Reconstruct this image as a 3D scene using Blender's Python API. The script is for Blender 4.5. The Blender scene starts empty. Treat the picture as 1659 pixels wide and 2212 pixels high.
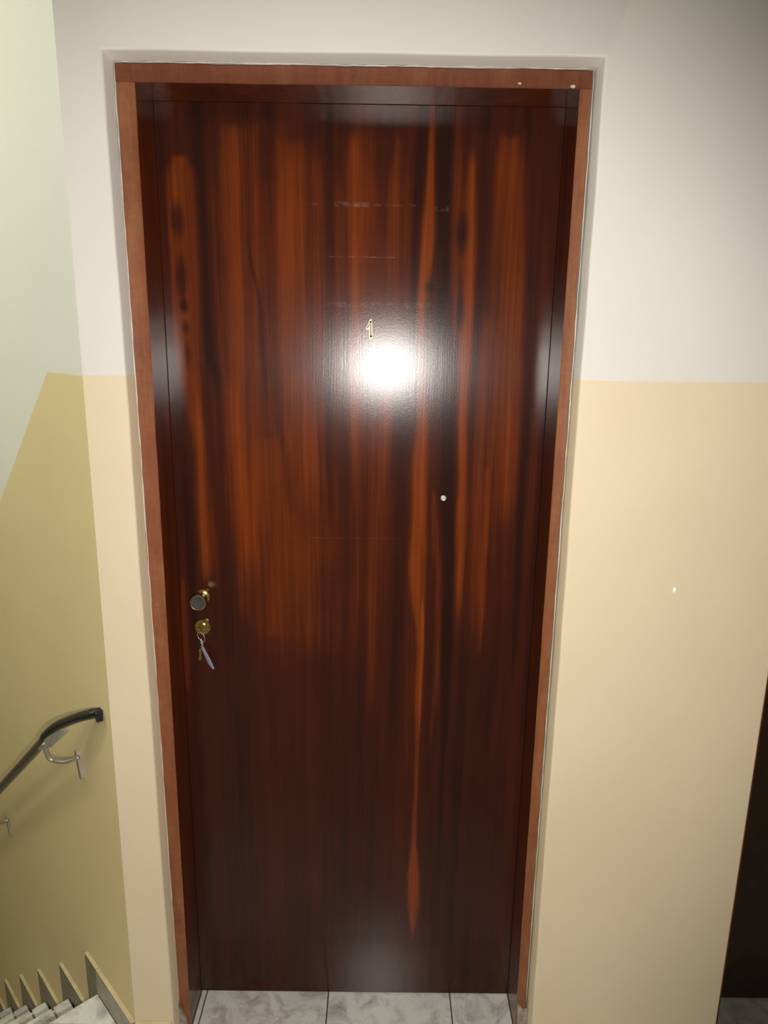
import bpy, bmesh, math, random
from mathutils import Vector, Matrix
random.seed(7)
S = bpy.context.scene
COL = S.collection

# ------------------------------------------------------------------ camera
IMG_W, IMG_H, FPX = 1659.0, 2212.0, 1560.0
CAM = Vector((0.0, 0.0, 1.65))
PITCH, ROLL, YAW = math.radians(13.4415), math.radians(0.8274), math.radians(0.2256)
fw = Vector((math.sin(YAW)*math.cos(PITCH), math.cos(YAW)*math.cos(PITCH), -math.sin(PITCH)))
rt = Vector((math.cos(YAW), -math.sin(YAW), 0.0))
up = rt.cross(fw)
rt2 = rt*math.cos(ROLL) + up*math.sin(ROLL)
up2 = -rt*math.sin(ROLL) + up*math.cos(ROLL)
cd = bpy.data.cameras.new('camera')
cam = bpy.data.objects.new('camera', cd)
COL.objects.link(cam)
cd.sensor_fit = 'VERTICAL'
cd.sensor_height = 36.0
cd.sensor_width = 36.0*IMG_W/IMG_H
cd.lens = 36.0*FPX/IMG_H
cd.clip_start = 0.01
m = Matrix((rt2, up2, -fw)).transposed().to_4x4()
m.translation = CAM
cam.matrix_world = m
S.camera = cam

# ------------------------------------------------------------------ world, light, exposure
wd = bpy.data.worlds.new('world')
S.world = wd
wd.use_nodes = True
wd.node_tree.nodes['Background'].inputs[0].default_value = (0.8, 0.9, 0.85, 1)
wd.node_tree.nodes['Background'].inputs[1].default_value = 0.02

def aim(o, target):
    o.rotation_euler = (Vector(target) - o.location).to_track_quat('-Z', 'Y').to_euler()

ld = bpy.data.lights.new('camera_flash', 'SPOT')          # the photographer's flash
ld.energy = 83.0
ld.color = (1.0, 0.97, 0.93)
ld.spot_size = math.radians(106)
ld.spot_blend = 0.6
ld.shadow_soft_size = 0.016
flash = bpy.data.objects.new('camera_flash', ld)
COL.objects.link(flash)
flash.location = (0.016, 0.005, 1.540)
aim(flash, (-0.12, 1.5, 1.16))

ld = bpy.data.lights.new('stairwell_window_light', 'AREA')  # daylight from the stairwell window
ld.shape = 'RECTANGLE'
ld.size, ld.size_y = 0.9, 1.0
ld.energy = 6.0
ld.color = (0.86, 1.0, 0.80)
wl = bpy.data.objects.new('stairwell_window_light', ld)
COL.objects.link(wl)
wl.location = (-2.93, 0.9, 2.1)
aim(wl, (-1.0, 1.9, 1.9))

S.view_settings.view_transform = 'Standard'
S.view_settings.look = 'None'
S.view_settings.gamma = 1.0
S.view_settings.use_curve_mapping = False
S.view_settings.exposure = 0.0

# ------------------------------------------------------------------ helpers
def link(o, parent=None):
    COL.objects.link(o)
    if parent is not None:
        o.parent = parent
    return o

def empty(name, loc=(0, 0, 0)):
    o = bpy.data.objects.new(name, None)
    o.location = loc
    o.empty_display_size = 0.05
    return link(o)

def tag(o, label=None, cat=None, group=None, kind=None):
    if label: o['label'] = label
    if cat: o['category'] = cat
    if group: o['group'] = group
    if kind: o['kind'] = kind
    return o

def obj(name, bm, mats, parent=None, smooth=False, origin=None):
    """link a bmesh (built in world coordinates) as one mesh object"""
    bmesh.ops.recalc_face_normals(bm, faces=bm.faces[:])
    me = bpy.data.meshes.new(name)
    base = Vector((0, 0, 0))
    if origin is not None:
        base = Vector(origin)
    par = parent.matrix_basis.translation if parent is not None else Vector((0, 0, 0))
    if parent is not None and parent.parent is not None:
        par = par + parent.parent.matrix_basis.translation
    bmesh.ops.translate(bm, verts=bm.verts[:], vec=-base)
    bm.to_mesh(me)
    bm.free()
    if not isinstance(mats, (list, tuple)):
        mats = [mats]
    for mm in mats:
        me.materials.append(mm)
    if smooth:
        for p in me.polygons: p.use_smooth = True
    o = bpy.data.objects.new(name, me)
    o.location = base - par
    return link(o, parent)

def auto_smooth(o, ang=35):
    me = o.data
    for p in me.polygons: p.use_smooth = True
    b = bmesh.new(); b.from_mesh(me)
    for e in b.edges:
        if len(e.link_faces) == 2 and e.calc_face_angle(0) > math.radians(ang):
            e.smooth = False
    b.to_mesh(me); b.free()

def box(bm, x0, x1, y0, y1, z0, z1, bev=0.0, mat=0, front=None):
    vs = [bm.verts.new(p) for p in ((x0,y0,z0),(x1,y0,z0),(x1,y1,z0),(x0,y1,z0),(x0,y0,z1),(x1,y0,z1),(x1,y1,z1),(x0,y1,z1))]
    fs = []
    for q in ((3,2,1,0),(4,5,6,7),(0,1,5,4),(1,2,6,5),(2,3,7,6),(3,0,4,7)):
        f = bm.faces.new([vs[i] for i in q]); f.material_index = mat; fs.append(f)
    if front is not None: fs[2].material_index = front
    if bev > 0:
        es = list({e for f in fs for e in f.edges})
        bmesh.ops.bevel(bm, geom=es, offset=bev, segments=2, profile=0.5, affect='EDGES')
    return vs

def prism(bm, pts, z0, z1, mat=0, top=None, bev=0.0):
    """vertical prism over a plan polygon"""
    a = [bm.verts.new((p[0], p[1], z0)) for p in pts]
    b = [bm.verts.new((p[0], p[1], z1)) for p in pts]
    fs = [bm.faces.new(a[::-1]), bm.faces.new(b)]
    n = len(pts)
    for i in range(n):
        fs.append(bm.faces.new((a[i], a[(i+1) % n], b[(i+1) % n], b[i])))
    for f in fs: f.material_index = mat
    if top is not None: fs[1].material_index = top
    if bev > 0:
        bmesh.ops.bevel(bm, geom=list(fs[1].edges), offset=bev, segments=1, profile=0.5, affect='EDGES')
    return fs

def extrude_poly(bm, pts3, vec, mat=0):
    """prism over any planar polygon of 3-D points, swept by vec"""
    v = Vector(vec)
    a = [bm.verts.new(p) for p in pts3]
    b = [bm.verts.new(Vector(p)+v) for p in pts3]
    n = len(pts3)
    fs = [bm.faces.new(a), bm.faces.new(b[::-1])]
    for i in range(n):
        fs.append(bm.faces.new((a[i], b[i], b[(i+1) % n], a[(i+1) % n])))
    for f in fs: f.material_index = mat
    return fs

def frame_for(d, ref=Vector((0, 0, 1))):
    d = d.normalized()
    if abs(d.dot(ref)) > 0.97: ref = Vector((1, 0, 0))
    u = ref.cross(d).normalized()
    return u, d.cross(u).normalized()

def sweep(bm, path, prof, mat=0, scales=None, closed=False):
    """sweep a closed 2-D profile (u = sideways, v = up) along points"""
    path = [Vector(p) for p in path]
    rings = []
    n = len(path)
    for i, p in enumerate(path):
        if closed: d = path[(i+1) % n]-path[i-1]
        else: d = path[min(i+1, n-1)]-path[max(i-1, 0)]
        u, v = frame_for(d)
        s = scales[i] if scales else 1.0
        rings.append([bm.verts.new(p+u*(a*s)+v*(b*s)) for a, b in prof])
    k = len(prof)
    for i in range(n if closed else n-1):
        A, B = rings[i], rings[(i+1) % n]
        for j in range(k):
            f = bm.faces.new((A[j], A[(j+1) % k], B[(j+1) % k], B[j])); f.material_index = mat
    if not closed:
        bm.faces.new(rings[0][::-1]).material_index = mat
        bm.faces.new(rings[-1]).material_index = mat

def circ(r, k=12, ry=None):
    ry = r if ry is None else ry
    return [(r*math.cos(2*math.pi*i/k), ry*math.sin(2*math.pi*i/k)) for i in range(k)]

def spline(pts, steps=6):
    pts = [Vector(p) for p in pts]
    P = [pts[0]*2-pts[1]] + pts + [pts[-1]*2-pts[-2]]
    out = []
    for i in range(1, len(P)-2):
        for k in range(steps):
            t = k/steps
            a, b, c, e = P[i-1], P[i], P[i+1], P[i+2]
            out.append(0.5*((2*b)+(c-a)*t+(2*a-5*b+4*c-e)*t*t+(3*b-a-3*c+e)*t*t*t))
    out.append(pts[-1])
    return out

def lathe_y(bm, cx, cz, prof, k=32, mats=None):
    """revolve (y, r) profile about an axis parallel to Y through (cx, cz); caps at r = 0 collapse"""
    rings = []
    for (y, r) in prof:
        if r < 1e-6: rings.append([bm.verts.new((cx, y, cz))])
        else: rings.append([bm.verts.new((cx+r*math.cos(2*math.pi*i/k), y, cz+r*math.sin(2*math.pi*i/k))) for i in range(k)])
    for q in range(len(rings)-1):
        A, B = rings[q], rings[q+1]
        for i in range(k):
            j = (i+1) % k
            if len(A) == 1 and len(B) == 1: continue
            if len(A) == 1: f = bm.faces.new((A[0], B[j], B[i]))
            elif len(B) == 1: f = bm.faces.new((A[i], A[j], B[0]))
            else: f = bm.faces.new((A[i], A[j], B[j], B[i]))
            if mats: f.material_index = mats[q]

# ------------------------------------------------------------------ node helpers
class NT:
    def __init__(self, name):
        self.m = bpy.data.materials.new(name)
        self.m.use_nodes = True
        self.t = self.m.node_tree
        self.p = self.t.nodes['Principled BSDF']
        self.geo = self.t.nodes.new('ShaderNodeNewGeometry')
        self.sep = self.t.nodes.new('ShaderNodeSeparateXYZ')
        self.t.links.new(self.geo.outputs['Position'], self.sep.inputs[0])
        self.pos = self.geo.outputs['Position']
        self.x, self.y, self.z = self.sep.outputs
    def put(self, sock, v):
        if hasattr(v, 'is_output'): self.t.links.new(v, sock)
        else: sock.default_value = v
    def math(self, op, a, b=0.0, c=0.0, clamp=False):
        n = self.t.nodes.new('ShaderNodeMath'); n.operation = op; n.use_clamp = clamp
        for i, v in enumerate((a, b, c)): self.put(n.inputs[i], v)
        return n.outputs[0]
    def comb(self, x, y, z):
        n = self.t.nodes.new('ShaderNodeCombineXYZ')
        for i, v in enumerate((x, y, z)): self.put(n.inputs[i], v)
        return n.outputs[0]
    def noise(self, vec, scale, detail=3.0, rough=0.55, dist=0.0):
        n = self.t.nodes.new('ShaderNodeTexNoise')
        self.put(n.inputs['Vector'], vec)
        n.inputs['Scale'].default_value = scale
        n.inputs['Detail'].default_value = detail
        n.inputs['Roughness'].default_value = rough
        n.inputs['Distortion'].default_value = dist
        return n.outputs[0]
    def scaled(self, sx, sy, sz, vec=None):
        n = self.t.nodes.new('ShaderNodeVectorMath'); n.operation = 'MULTIPLY'
        self.put(n.inputs[0], vec if vec is not None else self.pos)
        n.inputs[1].default_value = (sx, sy, sz)
        return n.outputs[0]
    def ramp(self, fac, stops, mode='LINEAR'):
        n = self.t.nodes.new('ShaderNodeValToRGB'); r = n.color_ramp; r.interpolation = mode
        while len(r.elements) < len(stops): r.elements.new(0.5)
        for e, (p, c) in zip(r.elements, stops):
            e.position = p; e.color = (*c, 1)
        self.put(n.inputs[0], fac)
        return n.outputs[0]
    def map(self, v, a, b, c=0.0, d=1.0, smooth=False):
        n = self.t.nodes.new('ShaderNodeMapRange')
        if smooth: n.interpolation_type = 'SMOOTHSTEP'
        for i, q in enumerate((v, a, b, c, d)): self.put(n.inputs[i], q)
        return n.outputs[0]
    def mix(self, f, a, b):
        n = self.t.nodes.new('ShaderNodeMix'); n.data_type = 'RGBA'
        self.put(n.inputs[0], f)
        for i, v in ((6, a), (7, b)):
            self.put(n.inputs[i], v if hasattr(v, 'is_output') else (*v, 1))
        return n.outputs[2]
    def curve(self, v, pts):
        n = self.t.nodes.new('ShaderNodeFloatCurve')
        c = n.mapping.curves[0]
        n.mapping.extend = 'HORIZONTAL'
        pts = sorted(pts)
        while len(c.points) < len(pts): c.points.new(0.5, 0.5)
        for p, (a, b) in zip(c.points, pts):
            p.location = (a, b); p.handle_type = 'AUTO_CLAMPED'
        n.mapping.update()
        n.inputs[0].default_value = 1.0
        self.put(n.inputs[1], v)
        return n.outputs[0]
    def bump(self, h, strength, dist=0.001):
        n = self.t.nodes.new('ShaderNodeBump')
        n.inputs['Strength'].default_value = strength
        n.inputs['Distance'].default_value = dist
        self.put(n.inputs['Height'], h)
        self.t.links.new(n.outputs[0], self.p.inputs['Normal'])
        return n.outputs[0]
    def set(self, **kw):
        for k, v in kw.items():
            k = k.replace('_', ' ')
            s = self.p.inputs[k]
            if isinstance(v, tuple) and len(v) == 3: v = (*v, 1)
            self.put(s, v)
        return self.m

def simple(name, col, rough=0.5, metal=0.0, var=0.08, scale=40.0, **kw):
    t = NT(name)
    n = t.noise(t.pos, scale, 3)
    lo = tuple(c*(1-var) for c in col); hi = tuple(min(1, c*(1+var)) for c in col)
    c = t.ramp(n, [(0.3, lo), (0.7, hi)])
    t.set(Base_Color=c, Roughness=rough, Metallic=metal, **kw)
    return t.m

# ------------------------------------------------------------------ layout numbers (metres)
YW = 1.377                       # face of the door wall
YF = 1.427                       # face of the door frame
YD = 1.532                       # face of the door leaf
CX = -0.5635                     # corner between door wall and the slanting stair wall
AZ = math.radians(-43.5)
D = Vector((math.sin(AZ), math.cos(AZ), 0.0))     # down the stairs, along the slanting wall
N = Vector((-math.cos(AZ), math.sin(AZ), 0.0))    # out of the slanting wall
P0 = Vector((CX, YW, 0.0))
def SW(s, n, z):
    return P0 + D*s + N*n + Vector((0, 0, z))
S0, GO, RI, NST = 0.2087, 0.235, 0.2, 8            # first nosing, going, rise, steps
ZC = 2.75                        # ceiling
PAINT = 1.5785                   # top of the beige dado on the landing
XL, XR = -0.449, 0.3445          # clear opening of the frame
XFL, XFR, ZFT, ZFI = -0.4825, 0.3650, 2.1190, 2.0890

# ------------------------------------------------------------------ materials
def wall_paint(name, slanted):
    t = NT(name)
    wob = t.math('MULTIPLY', t.math('SUBTRACT', t.noise(t.pos, 9, 2), 0.5), 0.005)
    if slanted:
        s = t.math('ADD', t.math('MULTIPLY', t.math('SUBTRACT', t.x, P0.x), D.x), t.math('MULTIPLY', t.math('SUBTRACT', t.y, P0.y), D.y))
        line = t.math('SUBTRACT', 1.575, t.math('MULTIPLY', t.math('MAXIMUM', t.math('SUBTRACT', s, 0.185), 0.0), 0.812))
    else:
        line = t.math('ADD', PAINT, t.math('MULTIPLY', t.x, 0.003))
    line = t.math('ADD', line, wob)
    f = t.map(t.math('SUBTRACT', t.z, line), -0.0012, 0.0012)
    blot = t.noise(t.pos, 3.0, 4)
    up_ = t.ramp(blot, [(0.3, (0.73, 0.688, 0.632)), (0.7, (0.765, 0.722, 0.672))])
    lo_ = t.ramp(blot, [(0.3, (0.755, 0.615, 0.425)), (0.7, (0.79, 0.655, 0.46))]) if not slanted else t.ramp(blot, [(0.3, (0.71, 0.55, 0.30)), (0.7, (0.74, 0.585, 0.33))])
    t.bump(t.noise(t.pos, 120, 4, 0.6), 0.12, 0.002)
    t.set(Base_Color=t.mix(f, lo_, up_), Roughness=0.55)
    t.p.inputs['Specular IOR Level'].default_value = 0.3
    return t.m
M_WALL = wall_paint('two_tone_wall_paint', False)
M_SLANT = wall_paint('two_tone_stair_wall_paint', True)
M_CEIL = simple('ceiling_white', (0.78, 0.77, 0.73), 0.7)

def mahogany(name, figured, aniso=0.5, cr=0.16):
    t = NT(name)
    sx, sy, sz = (1, 1, 1)
    xw = t.math('ADD', t.x, t.math('MULTIPLY', t.math('SUBTRACT', t.noise(t.scaled(14, 14, 2.2), 1.0, 2), 0.5), 0.014))
    vec = t.comb(xw, t.y, t.z)
    broad = t.noise(t.scaled(11, 11, 0.35, vec), 1.0, 2, 0.5)
    mid = t.noise(t.scaled(45, 45, 0.9, vec), 1.0, 3, 0.6)
    fine = t.noise(t.scaled(260, 260, 5.0, vec), 1.0, 3, 0.6)
    cross = t.noise(t.scaled(16, 16, 9.0), 1.0, 3, 0.6)
    v = t.math('MULTIPLY_ADD', t.math('SUBTRACT', broad, 0.5), 0.36, 0.352 if figured else 0.56)
    v = t.math('MULTIPLY_ADD', t.math('SUBTRACT', mid, 0.5), 0.34, v)
    v = t.math('MULTIPLY_ADD', t.math('SUBTRACT', fine, 0.5), 0.20, v)
    v = t.math('MULTIPLY_ADD', t.math('SUBTRACT', cross, 0.5), 0.16, v)
    if figured:
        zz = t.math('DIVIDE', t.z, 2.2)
        for amp, soft, pts in FIGURE_AND_SHEEN:
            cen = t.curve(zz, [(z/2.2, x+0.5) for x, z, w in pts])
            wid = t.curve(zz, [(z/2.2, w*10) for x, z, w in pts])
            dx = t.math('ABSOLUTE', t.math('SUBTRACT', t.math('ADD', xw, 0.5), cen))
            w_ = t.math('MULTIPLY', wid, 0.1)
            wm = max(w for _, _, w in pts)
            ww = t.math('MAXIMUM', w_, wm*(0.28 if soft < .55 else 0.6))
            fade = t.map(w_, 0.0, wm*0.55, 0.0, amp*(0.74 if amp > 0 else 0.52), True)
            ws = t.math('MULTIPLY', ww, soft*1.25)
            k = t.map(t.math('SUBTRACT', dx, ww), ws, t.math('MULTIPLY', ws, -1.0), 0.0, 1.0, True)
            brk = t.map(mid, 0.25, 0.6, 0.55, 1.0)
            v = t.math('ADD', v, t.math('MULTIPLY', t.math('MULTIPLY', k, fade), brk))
        for cx, cz, rx, rz, amp in KNOTS:
            a = t.math('DIVIDE', t.math('SUBTRACT', xw, cx), rx)
            b = t.math('DIVIDE', t.math('SUBTRACT', t.z, cz), rz)
            r = t.math('SQRT', t.math('ADD', t.math('MULTIPLY', a, a), t.math('MULTIPLY', b, b)))
            v = t.math('ADD', v, t.map(r, 1.6, 0.2, 0.0, amp*0.85, True))
    col = t.ramp(v, [(0.0, (0.015, 0.006, 0.005)), (0.22, (0.026, 0.0080, 0.0060)), (0.42, (0.056, 0.0125, 0.0062)),
                     (0.62, (0.125, 0.0245, 0.0066)), (0.85, (0.225, 0.045, 0.0075)), (1.0, (0.30, 0.075, 0.010))])
    if figured:   # faint glue lines where labels once were, and scratches
        for x0, x1, z0, z1, a in MARKS:
            inx = t.math('MULTIPLY', t.math('GREATER_THAN', t.x, x0), t.math('LESS_THAN', t.x, x1))
            inz = t.math('MULTIPLY', t.math('GREATER_THAN', t.z, z0), t.math('LESS_THAN', t.z, z1))
            br = t.map(t.noise(t.pos, 70, 3), 0.38, 0.7, 0.0, a*0.4)
            col = t.mix(t.math('MULTIPLY', t.math('MULTIPLY', inx, inz), br), col, (0.30, 0.24, 0.21))
    t.bump(t.math('ADD', t.math('MULTIPLY', t.noise(t.pos, 420, 4, 0.75), 0.75), t.math('MULTIPLY', fine, 0.5)), 0.13 if figured else 0.10, 0.001)
    bsock = t.p.inputs['Normal'].links[0].from_socket
    t.t.links.new(bsock, t.p.inputs['Coat Normal'])
    t.set(Base_Color=col, Roughness=0.20)
    t.p.inputs['Specular IOR Level'].default_value = 0.13
    t.p.inputs['Anisotropic'].default_value = aniso
    tn = t.t.nodes.new('ShaderNodeTangent'); tn.direction_type = 'RADIAL'; tn.axis = 'Z'
    t.t.links.new(tn.outputs[0], t.p.inputs['Tangent'])
    t.p.inputs['Coat Weight'].default_value = 0.25 if figured else 0.12
    t.p.inputs['Coat Roughness'].default_value = cr
    return t.m

# (amplitude, softness, [(x, z, half width), ...]); half width 0 ends the streak
FIGURE_AND_SHEEN = [
 (0.58, .6, [(-.400,2.00,0),(-.403,1.935,.026),(-.408,1.73,.026),(-.407,1.60,.024),(-.400,1.52,.018),(-.387,1.39,.010),(-.385,1.18,.010),(-.384,1.10,0)]),
 (-.30, .6, [(-.365,2.08,.014),(-.365,1.94,.013),(-.361,1.766,.012),(-.358,1.62,.010),(-.339,1.525,.009),(-.341,1.387,.004),(-.341,1.33,0)]),
 (-.22, .6, [(-.443,2.08,.008),(-.440,1.75,.006),(-.432,1.4,.012),(-.420,1.15,.010),(-.415,.95,0)]),
 (0.17, .8, [(-.27,2.07,0),(-.27,1.96,.09),(-.26,1.6,.11),(-.25,1.35,.10),(-.24,1.15,.08),(-.23,.86,0)]),  # this and next two: flash-lit brightness of the upper door painted as wide bands
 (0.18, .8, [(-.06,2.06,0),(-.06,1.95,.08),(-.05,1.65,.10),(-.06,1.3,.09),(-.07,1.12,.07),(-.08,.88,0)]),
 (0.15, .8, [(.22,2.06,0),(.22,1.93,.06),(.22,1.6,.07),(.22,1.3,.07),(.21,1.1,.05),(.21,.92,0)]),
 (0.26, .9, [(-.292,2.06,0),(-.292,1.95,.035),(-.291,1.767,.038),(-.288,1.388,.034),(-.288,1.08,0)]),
 (0.20, .9, [(-.330,1.60,0),(-.325,1.45,.022),(-.315,1.30,.026),(-.310,1.15,.02),(-.31,1.0,0)]),
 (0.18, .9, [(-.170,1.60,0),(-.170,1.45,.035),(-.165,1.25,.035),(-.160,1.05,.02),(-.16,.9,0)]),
 (0.20, .9, [(.215,1.72,0),(.218,1.60,.020),(.222,1.42,.022),(.225,1.2,.016),(.225,.98,0)]),
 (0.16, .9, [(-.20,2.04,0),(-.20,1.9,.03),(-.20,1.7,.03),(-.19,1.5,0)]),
 (-.24, .6, [(-.275,1.86,0),(-.273,1.82,.004),(-.254,1.732,.004),(-.248,1.621,.006),(-.240,1.5,0)]),
 (-.24, .7, [(-.221,2.05,.008),(-.221,1.959,.010),(-.221,1.732,.010),(-.219,1.488,.009),(-.204,1.389,.007),(-.200,1.25,0)]),
 (0.30, .9, [(-.162,2.04,0),(-.162,1.93,.030),(-.160,1.769,.032),(-.156,1.641,.026),(-.152,1.45,.020),(-.15,1.25,0)]),
 (-.20, .8, [(-.104,2.08,.010),(-.107,1.858,.010),(-.111,1.679,.009),(-.113,1.4,.008),(-.113,1.2,0)]),
 (0.30, .9, [(-.062,2.05,0),(-.062,1.92,.022),(-.061,1.725,.022),(-.060,1.5,.012),(-.06,1.3,0)]),
 (-.22, .7, [(-.002,2.09,.018),(-.002,2.02,.018),(-.001,1.93,.012),(.002,1.8,0)]),
 (0.26, .8, [(.026,2.05,0),(.026,1.96,.014),(.027,1.886,.015),(.030,1.763,.016),(.032,1.60,.010),(.032,1.5,0)]),
 (-.34, .5, [(.071,2.09,.010),(.068,1.95,.011),(.063,1.80,.008),(.063,1.70,.004),(.064,1.62,0)]),
 (0.50, .5, [(.087,2.08,.004),(.085,1.946,.009),(.084,1.849,.014),(.078,1.776,.011),(.075,1.70,.008),(.080,1.58,.006),(.086,1.484,.011),(.080,1.381,.014),(.082,1.262,.014),(.080,1.159,.016),(.086,1.06,.012),(.090,.999,.008),(.090,.832,.007),(.0895,.656,.005),(.090,.47,.006),(.0905,.408,.010),(.0915,.311,.0155),(.0925,.235,.010),(.093,.165,.002),(.093,.145,0)]),
 (0.26, .4, [(.094,1.10,0),(.095,1.05,.003),(.0955,.95,.004),(.094,.80,.003),(.092,.72,0)]),
 (-.34, .5, [(.110,2.09,.014),(.115,1.957,.015),(.119,1.777,.012),(.113,1.664,.006),(.112,1.58,0)]),
 (0.28, .6, [(.139,2.06,.005),(.140,1.93,.010),(.140,1.844,.009),(.143,1.737,.007),(.145,1.6,0)]),
 (0.48, .6, [(.166,2.03,0),(.167,1.948,.010),(.167,1.887,.013),(.170,1.814,.015),(.172,1.74,.013),(.168,1.665,.013),(.168,1.526,.010),(.175,1.341,.009),(.175,1.263,.011),(.177,1.16,.008),(.177,1.056,.004),(.177,.98,0)]),
 (-.30, .6, [(.191,2.09,.012),(.196,1.923,.015),(.193,1.738,.010),(.192,1.665,.006),(.192,1.55,0)]),
 (0.34, .9, [(.243,2.05,0),(.246,1.98,.022),(.253,1.863,.026),(.261,1.684,.026),(.267,1.505,.021),(.271,1.396,.018),(.272,1.22,0)]),
 (-.24, .6, [(.273,2.09,.010),(.293,1.775,.010),(.299,1.544,.009),(.304,1.294,.008),(.307,.968,.006),(.307,.85,0)]),
 (0.16, .8, [(.325,1.9,0),(.325,1.75,.008),(.325,1.3,.009),(.325,1.05,0)]),
 (-.34, .5, [(.134,1.54,0),(.136,1.50,.010),(.141,1.394,.013),(.149,1.16,.015),(.152,.95,.012),(.153,.833,.010),(.155,.6,0)]),
 (0.28, .7, [(.002,1.55,0),(.000,1.49,.016),(-.004,1.463,.018),(-.011,1.261,.010),(-.013,1.052,.010),(-.014,.872,.007),(-.014,.75,0)]),
 (-.26, .6, [(.047,1.55,0),(.047,1.50,.018),(.046,1.423,.020),(.047,1.262,.016),(.041,1.055,.014),(.04,.8,.008),(.04,.6,0)]),
 (0.26, .7, [(.115,1.34,0),(.117,1.292,.007),(.123,1.211,.008),(.131,1.108,.008),(.130,.917,.008),(.124,.779,.005),(.12,.68,0)]),
 (0.16, .8, [(.228,1.40,0),(.228,1.334,.008),(.230,1.264,.009),(.224,1.161,.008),(.226,1.001,.006),(.226,.93,0)]),
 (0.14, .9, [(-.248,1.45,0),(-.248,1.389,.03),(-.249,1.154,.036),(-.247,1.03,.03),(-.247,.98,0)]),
 (0.24, .7, [(-.441,1.14,0),(-.441,1.09,.006),(-.440,1.037,.008),(-.440,.924,.007),(-.440,.83,0)]),
]
KNOTS = [(-.413,1.873,.012,.034,-.36),(-.412,1.766,.011,.050,-.36),(-.409,1.710,.009,.012,-.36),(-.409,1.668,.009,.014,-.26),
         (-.407,1.615,.009,.026,-.22),(.156,1.857,.011,.036,-.34),(.089,1.755,.010,.012,-.25),(.158,1.70,.010,.03,-.2)]
MARKS = [(-.155,.060,1.906,1.911,.35),(.098,.125,1.899,1.908,.6),(-.10,-.03,1.904,1.914,.45),(-.115,.02,1.8095,1.8115,.7),
         (-.122,.095,1.713,1.723,.55),(.093,.0965,1.60,1.70,.5),(-.16,.06,1.223,1.2245,.25),(-.19,-.178,1.219,1.226,.7)]
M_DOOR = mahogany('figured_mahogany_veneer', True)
M_JAMB = mahogany('dark_mahogany_jamb', False, 0.0, 0.12)

def worn_frame(name='worn_brown_frame_paint', k=(1, 1, 1)):
    t = NT(name)
    g = t.noise(t.scaled(160, 160, 6), 1.0, 4, 0.65)
    h = t.noise(t.scaled(26, 26, 9.0), 1.0, 4, 0.65)
    r = t.noise(t.scaled(20, 20, 240), 1.0, 3, 0.6)
    q = t.noise(t.pos, 60, 4, 0.7)
    v = t.math('MULTIPLY_ADD', t.math('SUBTRACT', g, 0.5), 0.40, h)
    v = t.math('MULTIPLY_ADD', t.math('SUBTRACT', r, 0.5), 0.25, v)
    v = t.math('MULTIPLY_ADD', t.math('SUBTRACT', q, 0.5), 0.30, v)
    c = t.ramp(v, [(0.15, (0.150, 0.042, 0.018)), (0.42, (0.225, 0.082, 0.033)), (0.62, (0.275, 0.113, 0.046)), (0.85, (0.34, 0.165, 0.07))])
    red = t.noise(t.scaled(16, 16, 5, t.pos), 1.0, 3, 0.6)
    c = t.mix(t.map(red, 0.52, 0.72, 0.0, 0.55), c, (0.235, 0.060, 0.028))
    oliv = t.noise(t.scaled(22, 22, 7, t.comb(t.z, t.x, t.x)), 1.0, 3, 0.6)
    c = t.mix(t.map(oliv, 0.56, 0.75, 0.0, 0.5), c, (0.21, 0.125, 0.045))
    fleck = t.map(t.noise(t.pos, 210, 2, 0.7), 0.71, 0.76, 0.0, 0.5)
    c = t.mix(fleck, c, (0.55, 0.42, 0.32))
    t.bump(g, 0.25, 0.001)
    mu = t.t.nodes.new('ShaderNodeMix'); mu.data_type = 'RGBA'; mu.blend_type = 'MULTIPLY'; mu.inputs[0].default_value = 1.0
    t.t.links.new(c, mu.inputs[6]); mu.inputs[7].default_value = (*k, 1)
    t.set(Base_Color=mu.outputs[2], Roughness=0.42)
    return t.m
M_FRAME = worn_frame(k=(0.96, 0.86, 0.82))
M_HEAD = worn_frame('worn_red_brown_head_paint', (0.64, 0.47, 0.43))
M_CAULK = simple('white_paint_bead', (0.56, 0.51, 0.43), 0.35, var=0.12, scale=90)
M_MORTAR = simple('grey_mortar', (0.34, 0.29, 0.23), 0.85, var=0.35, scale=60)
M_DARKDOOR = simple('near_black_door_varnish', (0.016, 0.007, 0.004), 0.4, 0.0, 0.3, 30)

def tile_mat(name, a, b, c, rough=0.22):
    t = NT(name)
    oi = t.t.nodes.new('ShaderNodeObjectInfo')
    off = t.math('MULTIPLY', oi.outputs['Random'], 37.0)
    add = t.t.nodes.new('ShaderNodeVectorMath'); add.operation = 'ADD'
    t.t.links.new(t.pos, add.inputs[0]); t.t.links.new(t.comb(off, off, off), add.inputs[1])
    cl = t.noise(add.outputs[0], 9, 4, 0.6, 0.6)
    vein = t.noise(t.scaled(1, 1.0, 1.0, add.outputs[0]), 15, 6, 0.7, 0.7)
    col = t.ramp(cl, [(0.30, b), (0.55, a)])
    f = t.map(vein, 0.47, 0.72, 0.0, 0.9)
    t.set(Base_Color=t.mix(f, col, c), Roughness=rough)
    t.p.inputs['Specular IOR Level'].default_value = 0.5
    return t.m
M_TILE = tile_mat('marbled_grey_floor_tile', (0.76, 0.73, 0.665), (0.66, 0.63, 0.575), (0.27, 0.215, 0.225), 0.12)
M_TILE2 = tile_mat('dark_threshold_tile', (0.24, 0.22, 0.195), (0.19, 0.175, 0.155), (0.10, 0.085, 0.08), 0.3)
M_GROUT = simple('dark_grout', (0.085, 0.065, 0.075), 0.9, var=0.2)
M_SKIRT = simple('grey_skirting_tile', (0.30, 0.265, 0.20), 0.4, var=0.25, scale=18)
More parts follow.
